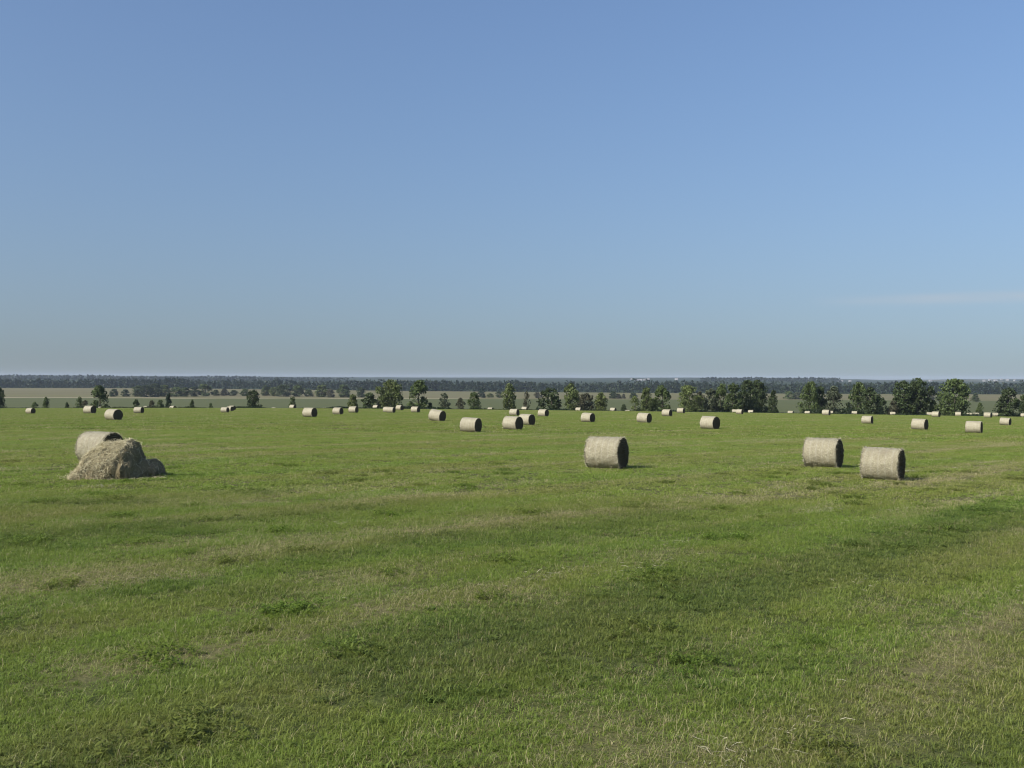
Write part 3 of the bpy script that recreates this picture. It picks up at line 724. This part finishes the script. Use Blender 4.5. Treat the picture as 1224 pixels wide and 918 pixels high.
def crown_mesh(kind, ncl, ncard, card, seed, gap=.0):
    """unit tree: height 1, half width 1 (scaled separately)"""
    r = np.random.default_rng(seed)
    C = []
    f = np.clip(r.uniform(0, 1, ncl)**.9, 0, 1)*.95
    a = np.arange(ncl)*2.39996+r.uniform(-.5, .5, ncl)
    rad = np.sqrt(r.uniform(.12, 1, ncl))*env(kind, f)*.80
    lop = 1+.34*np.cos(a-r.uniform(0, 6.28))*np.sin(f*5+r.uniform(0, 6))
    C = np.stack([rad*lop*np.cos(a), rad*lop*np.sin(a), .04+f*.93], 1)
    R_ = r.uniform(.12, .38, ncl)*(.55+.5*env(kind, f))
    if kind in ('thin', 'conical'): R_ *= 1.15
    per = r.integers(int(ncard/ncl*.5), int(ncard/ncl*1.5)+1, ncl)
    ci = np.repeat(np.arange(ncl), per); n = len(ci)
    d = r.normal(0, 1, (n, 3)); d /= np.linalg.norm(d, axis=1)[:, None]
    q = R_[ci]*r.uniform(.35, 1.15, n)**.6
    P = C[ci]+d*q[:, None]*np.array([1, 1, .36])
    # stray foliage between the clumps keeps the crown together
    k = r.uniform(0, 1, n) < .13; m_ = int(k.sum()); ff = r.uniform(0, .97, m_); aa = r.uniform(0, 6.283, m_); rr_ = np.sqrt(r.uniform(0, 1, m_))*env(kind, ff)*.85
    P[k] = np.stack([rr_*np.cos(aa), rr_*np.sin(aa), ff], 1)
    P[:, 2] = np.clip(P[:, 2], .0, 1.02)
    nrm = d*.8+r.normal(0, .6, (n, 3)); nrm /= np.linalg.norm(nrm, axis=1)[:, None]
    t1 = np.cross(nrm, r.normal(0, 1, (n, 3))); t1 /= np.linalg.norm(t1, axis=1)[:, None]; t2 = np.cross(nrm, t1)
    return P, t1, t2, card*r.uniform(.6, 1.4, n), np.clip(r.uniform(0, 1, ncl)[ci]*.5+r.uniform(0, .5, n), 0, 1)
def build_crown(kind, W, H, ncl, ncard, card, seed):
    P, t1, t2, s, tone = crown_mesh(kind, ncl, ncard, card, seed)
    P = P*np.array([W/2, W/2, H]); n = len(P)
    s = s[:, None]*.5
    V = np.stack([P-t1*s-t2*s*.35, P+t1*s*.2-t2*s, P+t1*s*1.1+t2*s*.3, P-t1*s*.2+t2*s], 1).reshape(-1, 3)
    Q = np.arange(n*4).reshape(n, 4)
    return V, Q, np.repeat(tone, 4)
KIT = {}
def tree_kit(kind, var):
    k = (kind, var)
    if k not in KIT:
        W, H = dict(broad=(8.5, 9), oval=(5, 9), conical=(3.5, 7), bush=(5, 5), thin=(3, 6))[kind]
        ncl, nc, card = dict(broad=(64, 5200, .36), oval=(44, 3400, .34), conical=(32, 2000, .28), bush=(34, 2400, .32), thin=(34, 1100, .28))[kind]
        seed = hash2(np.array([var*7+len(kind)]), np.array([var+3]), 5)[0]; seed = int(seed*9999)
        V, Q, T = build_crown(kind, W, H, ncl, nc, card, seed)
        cm = mesh_from('crown', V, Q, [M['leaf']], False, dict(tone=T))
        tv, tf, _ = trunk_mesh(H, kind, np.random.default_rng(seed+1)); tm = mesh_from('trunk', np.array(tv), tf, [M['bark']], True)
        KIT[k] = (cm, tm, W, H)
    return KIT[k]
TINT = dict(dark=(.052, .074, .026), mid=(.078, .108, .034), light=(.108, .136, .042), yellow=(.125, .150, .046), brown=(.080, .080, .044), grey=(.085, .100, .055), cool=(.032, .054, .026))
NAMES = dict(broad='broadleaf_tree', oval='broadleaf_tree', conical='conical_tree', bush='bush', thin='sapling')
CATS = dict(broad='tree', oval='tree', conical='tree', bush='bush', thin='tree')
def place_tree(px, wpx, top, d, kind, tint, label, group='trees along the far edge of the field', var=None):
    u, s = ray(px, top); X_ = u*d; z0 = ground(X_, d)
    H = (s*d+CAM_Z)-z0; W = wpx*(1.22 if px > 620 and d < 400 else 1.12)*d/F
    var = var if var is not None else random.randrange(4)
    cm, tm, kw, kh = tree_kit(kind, var)
    e = bpy.data.objects.new(NAMES[kind], None); COL.objects.link(e)
    e.location = (X_, d, z0-.05); e.rotation_euler = (0, 0, random.uniform(0, 6.28))
    e.scale = (W/kw, W/kw, H/kh)
    tag(e, label, CATS[kind], group)
    c = link('crown', cm, e); t = link('trunk', tm, e)
    b = random.uniform(.9, 1.12); c.color = (*[q*b for q in TINT[tint]], 1)
    return e
TREES = [  # centre x, width, top (photo px), kind, tint, label
 (-1, 14, 461, 'oval', 'dark', 'dark tree cut off by the left border'),
 (41, 8, 480.5, 'bush', 'mid', 'low faint bush nearest the left border'),
 (55, 10, 473.5, 'conical', 'mid', 'small conical tree second from the left border'),
 (80, 7, 480, 'conical', 'dark', 'dwarf dark cone shaped shrub left of the lone leafy tree'),
 (95.5, 9, 473.5, 'thin', 'mid', 'thin see-through young tree left of the lone leafy tree'),
 (101.5, 8, 478, 'bush', 'brown', 'brownish low bush touching the thin young tree on the left'),
 (119.6, 22, 459.5, 'oval', 'mid', 'lone leafy tree on the left rising above the distant wood'),
 (163, 9, 477, 'bush', 'dark', 'low bush right of the lone leafy tree'),
 (181, 8, 478, 'bush', 'brown', 'brownish low bush, second right of the lone leafy tree'),
 (192, 10, 477.5, 'bush', 'mid', 'rounded bush attached to the left of the narrow dark conical tree'),
 (201.2, 9, 468.5, 'conical', 'cool', 'narrow dark conical tree with a tiny bale at its foot'),
 (229.7, 7.5, 477, 'conical', 'dark', 'small dark cone shaped bush alone in a gap'),
 (252, 6, 481, 'bush', 'mid', 'smallest faint bush left of the row of three bales'),
 (303.5, 17, 465, 'oval', 'dark', 'ragged leaning dark tree right of the row of three bales'),
 (350, 10, 473.5, 'thin', 'mid', 'thin little tree above a small edge bale'),
 (421.6, 14, 470, 'oval', 'yellow', 'yellow green small tree left of centre'),
 (442, 20, 468.5, 'bush', 'dark', 'round dark bush right of the yellow green tree'),
 (455.5, 11, 472, 'bush', 'grey', 'greyish bush squeezed between round dark bush and tall light tree'),
 (467.5, 31, 452.5, 'broad', 'light', 'tall broad sunlit tree, the widest of the left half'),
 (500, 25, 453, 'oval', 'mid', 'tall dense green tree right beside the widest light tree'),
 (514, 8, 480.5, 'bush', 'dark', 'low dark bush at the right foot of the tall dense tree'),
 (531.7, 13, 468.5, 'thin', 'grey', 'sparse pale young tree above the tilted bale'),
 (550, 12, 474.5, 'thin', 'brown', 'thin brownish young tree left of a denser one'),
 (567, 15, 467.5, 'oval', 'mid', 'small tree with forked dark crown above the large central bale'),
 (609, 19, 457, 'oval', 'light', 'narrow bright topped tree over the central bale cluster'),
 (629, 8, 467, 'thin', 'brown', 'spindly sapling right of the narrow bright topped tree'),
 (659, 26, 463, 'bush', 'dark', 'wide dark bushy tree with shaggy outline at the centre right'),
 (682.5, 18, 456.5, 'oval', 'light', 'taller light green tree between two dark bushy ones'),
 (699, 22, 469.5, 'bush', 'brown', 'dark brownish round bush right of the taller light green tree'),
 (718, 17, 468.5, 'oval', 'yellow', 'pale small tree standing free right of the brownish bush'),
 (746, 7, 482.5, 'bush', 'dark', 'very low bush in the gap left of the pair of green trees'),
 (759.5, 11, 473, 'thin', 'light', 'slim shrub at the left side of the pair of green trees'),
 (772.7, 15, 461.5, 'oval', 'light', 'left tree of the pair of green trees right of centre'),
 (783, 12, 475, 'bush', 'mid', 'low green bush filling the gap of the pair of green trees'),
 (792, 18, 459.5, 'oval', 'mid', 'right darker tree of the pair of green trees right of centre'),
 (823.6, 24, 459.5, 'broad', 'light', 'broad green tree opening the long clump on its left'),
 (836, 14, 467, 'oval', 'brown', 'dull brownish tree second in the long clump'),
 (842.6, 12, 480, 'bush', 'dark', 'dark low bush at the foot of the long clump'),
 (850.5, 17, 463, 'oval', 'grey', 'silvery pale tree in the middle of the long clump'),
 (861.6, 15, 457.5, 'oval', 'mid', 'slim green tree right of the silvery pale one'),
 (876, 18, 456.5, 'oval', 'mid', 'green tree left of the tallest trees of the long clump'),
 (893, 22, 453, 'broad', 'dark', 'left one of the two tallest dark trees of the long clump'),
 (906, 22, 452.5, 'broad', 'dark', 'right one of the two tallest dark trees of the long clump'),
 (924, 12, 465, 'conical', 'dark', 'pointed dark small tree just right of the long clump'),
 (968, 24, 455, 'broad', 'mid', 'green left tree of the green and dark pair'),
 (980, 16, 459.5, 'oval', 'dark', 'dark tree in the middle of the green and dark group'),
 (997, 20, 460.5, 'oval', 'grey', 'greyish green tree closing the green and dark group on the right'),
 (1026, 23, 456, 'broad', 'mid', 'broad tree left of the tall double crowned dark tree'),
 (1041, 19, 461, 'oval', 'dark', 'dark tree leaning on the right of a broad one'),
 (1053, 14, 474.5, 'bush', 'dark', 'low dark bush right of the broad tree and its dark neighbour'),
 (1067.5, 11, 478, 'bush', 'brown', 'small brownish bush left of the tall double crowned dark tree'),
 (1080, 23, 453.5, 'oval', 'dark', 'left crown of the tall double crowned dark tree'),
 (1097, 28, 450.5, 'broad', 'dark', 'right and taller crown of the tall double crowned dark tree'),
 (1115, 12, 477, 'bush', 'mid', 'bush at the right foot of the tall double crowned dark tree'),
 (1141, 35, 451.5, 'broad', 'mid', 'broadest dark green tree on the right, standing free'),
 (1171.5, 9, 480.5, 'conical', 'mid', 'slender low shrub right of the broadest tree'),
 (1204.6, 23, 462, 'oval', 'dark', 'last whole tree before the right border'),
 (1224, 11, 470.5, 'bush', 'dark', 'dark tree cut off by the right border'),
]
for i, (px, wpx, top, kind, tint, lab) in enumerate(TREES):
    place_tree(px, wpx, top, 306+random.uniform(-6, 12), kind, tint, lab)
# valley hedgerow trees and loners, about 1.3 km away
def far_tree(px, wpx, top, base, kind, tint, lab, grp):
    yh = 452+4.06*(px-612)/1224
    d = 26.0*F/(base-yh); place_tree(px, wpx*1.35, top-.6, d, kind, tint, lab, grp)
HG = 'small trees out in the valley fields'
VT = [(136, 8, 465, 474, 'bush', 'dark', 'left hedgerow tree beside the lone leafy tree, out in the valley'),
 (150, 8, 465.5, 474, 'bush', 'dark', 'second hedgerow tree right of the lone leafy tree, out in the valley'),
 (165, 12, 461, 474, 'oval', 'mid', 'pale tree starting the valley hedgerow clump on the left'),
 (175, 15, 460, 474.5, 'broad', 'dark', 'biggest dark tree in the valley hedgerow clump'),
 (186, 13, 458.5, 474.5, 'broad', 'dark', 'tall dark tree in the valley hedgerow clump'),
 (197, 11, 460, 474, 'oval', 'light', 'light tree at the right of the valley hedgerow clump'),
 (210, 12, 463, 474, 'bush', 'mid', 'bush above a tiny bale, out in the valley'),
 (221, 11, 463, 474, 'oval', 'mid', 'rounded valley tree right of the conical dark tree'),
 (233, 10, 462, 474, 'oval', 'dark', 'dark valley tree above the cone shaped bush'),
 (245.5, 13, 459, 473.5, 'oval', 'mid', 'large green valley tree left of the row of low ones'),
 (258, 7, 466, 473, 'bush', 'dark', 'first of the row of low valley bushes'),
 (268, 8, 465, 473, 'bush', 'brown', 'second of the row of low valley bushes, brownish'),
 (279, 8, 466.5, 473, 'bush', 'dark', 'third of the row of low valley bushes'),
 (293, 9, 465, 473.5, 'bush', 'mid', 'valley bush left of the ragged leaning tree'),
 (318, 9, 461, 473, 'oval', 'mid', 'valley tree just right of the ragged leaning tree'),
 (328, 10, 463, 473.5, 'bush', 'light', 'pale valley bush right of the ragged leaning tree'),
 (339, 15, 460, 474, 'broad', 'dark', 'dark wide valley tree left of the thin little tree'),
 (356, 12, 460, 474, 'oval', 'mid', 'valley tree behind the thin little tree'),
 (369, 9, 466, 474, 'bush', 'mid', 'low valley bush above the medium bale left of centre'),
 (385, 14, 460, 474.5, 'oval', 'light', 'light green open valley tree left of the yellow green one'),
 (395, 8, 465, 475, 'bush', 'brown', 'brownish valley bush left of the yellow green tree'),
 (411, 13, 459.5, 475, 'oval', 'mid', 'valley tree directly behind the yellow green tree'),
 (432, 9, 463, 475, 'oval', 'dark', 'dark valley tree behind the gap by the round dark bush'),
 (576, 8, 464, 475.5, 'conical', 'cool', 'dark conical valley tree right of the forked small tree'),
 (586, 7, 470.5, 475, 'bush', 'yellow', 'yellowish low valley bush left of the narrow bright topped tree'),
 (597, 7, 468, 475.5, 'bush', 'dark', 'valley bush touching the narrow bright topped tree'),
 (642.5, 6.5, 469, 476, 'bush', 'brown', 'brownish dot of a valley bush left of the wide dark bushy tree'),
 (733, 8, 468, 476.5, 'bush', 'dark', 'largest of three valley bushes right of the pale small tree'),
 (739.7, 5, 471, 476.5, 'bush', 'brown', 'middle of three valley bushes right of the pale small tree'),
 (745.5, 4.5, 471, 476.5, 'conical', 'brown', 'right of three valley bushes right of the pale small tree'),
 (757, 8, 469.5, 476.5, 'bush', 'dark', 'valley bush behind the slim shrub right of centre'),
 (1112, 10, 469, 478, 'oval', 'grey', 'grey green valley tree between the two big dark trees'),
 (1123, 7, 471, 479, 'bush', 'mid', 'valley bush left of the broadest dark green tree'),
 (1166, 8, 470, 480.5, 'conical', 'mid', 'cone shaped valley tree above the slender low shrub'),
 (943, 9, 468, 477.5, 'bush', 'mid', 'valley bush in the gap right of the long clump'),
 (953, 8, 469, 477.5, 'bush', 'grey', 'valley bush left of the green and dark group'),
]
for a in VT: far_tree(*a, HG)

# ------------------------------------------------------------------ stuff: edge weeds, distant woods
def wood(name, label, pts, hts, ncl, ncard, card, wfac=.55, seed=0):
    """many small card crowns merged into one distant wood"""
    r = np.random.default_rng(seed)
    protos = [build_crown(k, 2, 1, ncl, ncard, card, seed+i) for i, k in enumerate(('broad', 'oval', 'conical', 'broad', 'oval'))]
    Vs = []; Qs = []; Ts = []; b = 0
    for (x, y), h in zip(pts, hts):
        V, Q, T = protos[r.integers(0, 5)]; a = r.uniform(0, 6.28); c, s = math.cos(a), math.sin(a); W = h*wfac*r.uniform(.7, 1.3)/1
        P = V.copy(); ctr = P.reshape(-1, 4, 3).mean(1, keepdims=True)
        off = (P.reshape(-1, 4, 3)-ctr)*h          # cards keep their shape
        ctr = ctr*np.array([W/2, W/2, h]); P = (ctr+off).reshape(-1, 3)
        P = np.stack([c*P[:, 0]-s*P[:, 1]+x, s*P[:, 0]+c*P[:, 1]+y, P[:, 2]+0], 1)
        P[:, 2] += ground(x, y)-.3
        Vs.append(P); Qs.append(Q+b); b += len(P); Ts.append(np.clip(T*.35+r.uniform(0, .65), 0, 1))
    o = link(name, mesh_from(name, np.concatenate(Vs), np.concatenate(Qs), [M['wood']], False, dict(tone=np.concatenate(Ts))))
    return tag(o, label, 'wood', kind='stuff')
pts = []; r = np.random.default_rng(12)
for row in range(9):
    y0 = 1935+row*(14+row*9)
    for x in np.arange(-1500, 1500, 9.5+row*1.2):
        x_ = x+r.uniform(-4, 4)
        pts.append((x_, y0-.21*x_+r.uniform(-5, 5)+30*(vnoise(x_/90., 0, 9)-.5)))
hts = [11+10*float(vnoise(p[0]/45., p[1]/300., 14))+r.uniform(-3.5, 4.5) for p in pts]
wood('distant_wood', 'dark blue green wood across the valley behind the pale stubble field', pts, hts, 12, 70, .16, .75, 5)
pts = []
for row in range(7):
    y0 = 4200+row*70
    for x in np.arange(-3000, 3000, 22):
        x_ = x+r.uniform(-9, 9); q = x_/y0
        if q < -.16-.03*row/7 or .19 < q < .33: pts.append((x_, y0+r.uniform(-30, 30)))
hts = [15+6*float(vnoise(p[0]/120., 1, 15))+r.uniform(-3, 3) for p in pts]
wood('farther_wood', 'hazy blue wood on the rise beyond the first distant wood', pts, hts, 7, 30, .28, 1.3, 25)
# rank weeds along the far edge, coloured dark to stand in for its shadow line
def weeds():
    r = np.random.default_rng(8); n = 30000
    x = r.uniform(-185, 190, n); y = 287+8*vnoise(x/23, x*0, 4)+r.normal(0, 2.2, n)
    h = (.25+.75*vnoise(x/5, x*0, 6)**1.5)*r.uniform(.5, 1.2, n)
    z = terrain(x, y); a = r.uniform(0, 6.28, n); w_ = .12*r.uniform(.5, 1.3, n); c, s = np.cos(a)*w_, np.sin(a)*w_
    lx, ly = r.normal(0, .15, n), r.normal(0, .15, n)
    V = np.stack([np.stack([x-c, y-s, z-.05], 1), np.stack([x+c, y+s, z-.05], 1), np.stack([x+c*.7+lx, y+s*.7+ly, z+h], 1), np.stack([x-c*.5+lx, y-s*.5+ly, z+h*.9], 1)], 1).reshape(-1, 3)
    o = link('edge_shade_weeds', mesh_from('edge_shade_weeds', V, np.arange(n*4).reshape(n, 4), [M['wood']], False, dict(tone=np.repeat(r.uniform(0, .8, n), 4))))
    tag(o, 'strip of rank weeds along the far field edge, darkened as its shadow line', 'weeds', kind='stuff')
weeds()
def undergrowth():
    r = np.random.default_rng(18); P_ = []
    spans = [(-2, 8, 1.2), (445, 520, 1.6), (600, 620, 1.2), (640, 725, 1.8), (760, 800, 2.0), (812, 932, 3.0), (958, 1058, 2.6), (1062, 1125, 2.4), (1128, 1160, 2.0), (1192, 1224, 1.8)]
    for a, b, h in spans:
        n = int((b-a)*260); px = r.uniform(a, b, n); d = 313+r.normal(0, 3.5, n); x = (px-612)/F*d
        hh = h*(.35+.9*vnoise(x/2.4, x*0, 8))*np.minimum(1, np.minimum(px-a+1, b-px+1)/3); z = r.uniform(0, 1, n)**.8*hh
        P_.append(np.stack([x, d, terrain(x, d)+z], 1))
    P = np.concatenate(P_); n = len(P); nr_ = r.normal(0, 1, (n, 3)); nr_ /= np.linalg.norm(nr_, axis=1)[:, None]
    t1 = np.cross(nr_, r.normal(0, 1, (n, 3))); t1 /= np.linalg.norm(t1, axis=1)[:, None]; t2 = np.cross(nr_, t1); s = .16*r.uniform(.6, 1.4, n)[:, None]
    V = np.stack([P-t1*s-t2*s*.4, P+t1*s*.2-t2*s, P+t1*s*1.1+t2*s*.3, P-t1*s*.2+t2*s], 1).reshape(-1, 3)
    o = link('undergrowth', mesh_from('undergrowth', V, np.arange(n*4).reshape(n, 4), [M['wood']], False, dict(tone=np.repeat(r.uniform(.2, 1.4, n), 4))))
    tag(o, 'dense dark undergrowth filling the foot of the tree line', 'undergrowth', kind='stuff')
undergrowth()

# ------------------------------------------------------------------ far villages on the ridge
def house(px, py, d, wm, hm, rot, label):
    u, s = ray(px, py); X_ = u*d; z = ground(X_, d)
    e = bpy.data.objects.new('farmhouse', None); COL.objects.link(e); e.location = (X_, d, z); e.rotation_euler = (0, 0, rot)
    tag(e, label, 'house', 'white houses of the villages on the horizon')
    a, b = wm/2, wm*.32
    V = [(-a, -b, -4), (a, -b, -4), (a, b, -4), (-a, b, -4), (-a, -b, hm), (a, -b, hm), (a, b, hm), (-a, b, hm), (-a, 0, hm*1.5), (a, 0, hm*1.5)]
    link('wall', mesh_from('wall', V, [(0, 1, 5, 4), (1, 2, 6, 9, 5), (2, 3, 7, 6), (3, 0, 4, 8, 7)], [M['white']]), e)
    o_ = .6; R_ = [(-a-o_, -b-o_, hm-.3), (a+o_, -b-o_, hm-.3), (a+o_, 0, hm*1.5+.25), (-a-o_, 0, hm*1.5+.25), (-a-o_, b+o_, hm-.3), (a+o_, b+o_, hm-.3)]
    link('roof', mesh_from('roof', R_, [(0, 1, 2, 3), (3, 2, 5, 4)], [M['roof']]), e)
    for q in (-.6, 0, .6):
        wv = [(q*a-.9, -b-.05, hm*.35), (q*a+.9, -b-.05, hm*.35), (q*a+.9, -b-.05, hm*.75), (q*a-.9, -b-.05, hm*.75)]
        link('window', mesh_from('window', wv, [(0, 1, 2, 3)], [M['glass']]), e)
HS = [(755.5, 454.5, 16, 'leftmost white house of the horizon village right of centre'), (761.5, 455.5, 20, 'brightest white building of the horizon village right of centre'),
 (766, 457, 14, 'lowest house of the horizon village right of centre'), (771, 455, 15, 'house second from right in the horizon village right of centre'), (775, 454.5, 13, 'rightmost house of the horizon village right of centre'),
 (808.5, 454.3, 18, 'white house alone on the horizon above the gap before the long clump'),
 (967, 456, 14, 'white house on the horizon left of the long roofed one'), (1004, 456.5, 26, 'long roofed white building on the horizon above the greyish tree'), (1016, 456.5, 12, 'small house right of the long roofed building on the horizon'),
 (1112, 456, 16, 'white house on the horizon between the two big dark trees'), (1176, 456, 14, 'leftmost house of the hill village near the right border'),
 (1183, 455, 17, 'second house of the hill village near the right border'), (1190, 455.5, 20, 'widest house of the hill village near the right border'), (1197, 454.5, 14, 'top house of the hill village near the right border'),
 (1204, 455, 18, 'fourth house of the hill village near the right border, right of the top one'), (1213, 455.5, 15, 'last house of the hill village near the right border')]
for i, (px, py, wm, lab) in enumerate(HS):
    # stand each house where its line of sight meets the rising ground
    ds = np.arange(5200, 9000, 20.); u, s = ray(px, py); g_ = terrain(u*ds, ds)-CAM_Z
    k = np.where(g_ > s*ds)[0]; d = float(ds[k[0]]) if len(k) else 8500.
    house(px, py, d, wm, 6.5, random.uniform(-.4, .5), lab)

# ------------------------------------------------------------------ air
def haze():
    x0, x1, y0, y1, z0, z1 = -9800, 9800, -16, 11820, -60, 34
    V = [(x0, y0, z0), (x1, y0, z0), (x1, y1, z0), (x0, y1, z0), (x0, y0, z1), (x1, y0, z1), (x1, y1, z1), (x0, y1, z1)]
    Fq = [(3, 2, 1, 0), (4, 5, 6, 7), (0, 1, 5, 4), (1, 2, 6, 5), (2, 3, 7, 6), (3, 0, 4, 7)]
    t = NT('air'); pv = t.n('ShaderNodeVolumePrincipled'); pv.inputs['Color'].default_value = (.72, .82, 1, 1)
    pv.inputs['Density'].default_value = 4.6e-5; pv.inputs['Anisotropy'].default_value = 0.0
    t.l(pv.outputs[0], t.out.inputs['Volume'])
    tag(link('haze', mesh_from('haze', V, Fq, [t.m])), kind='stuff')
haze()
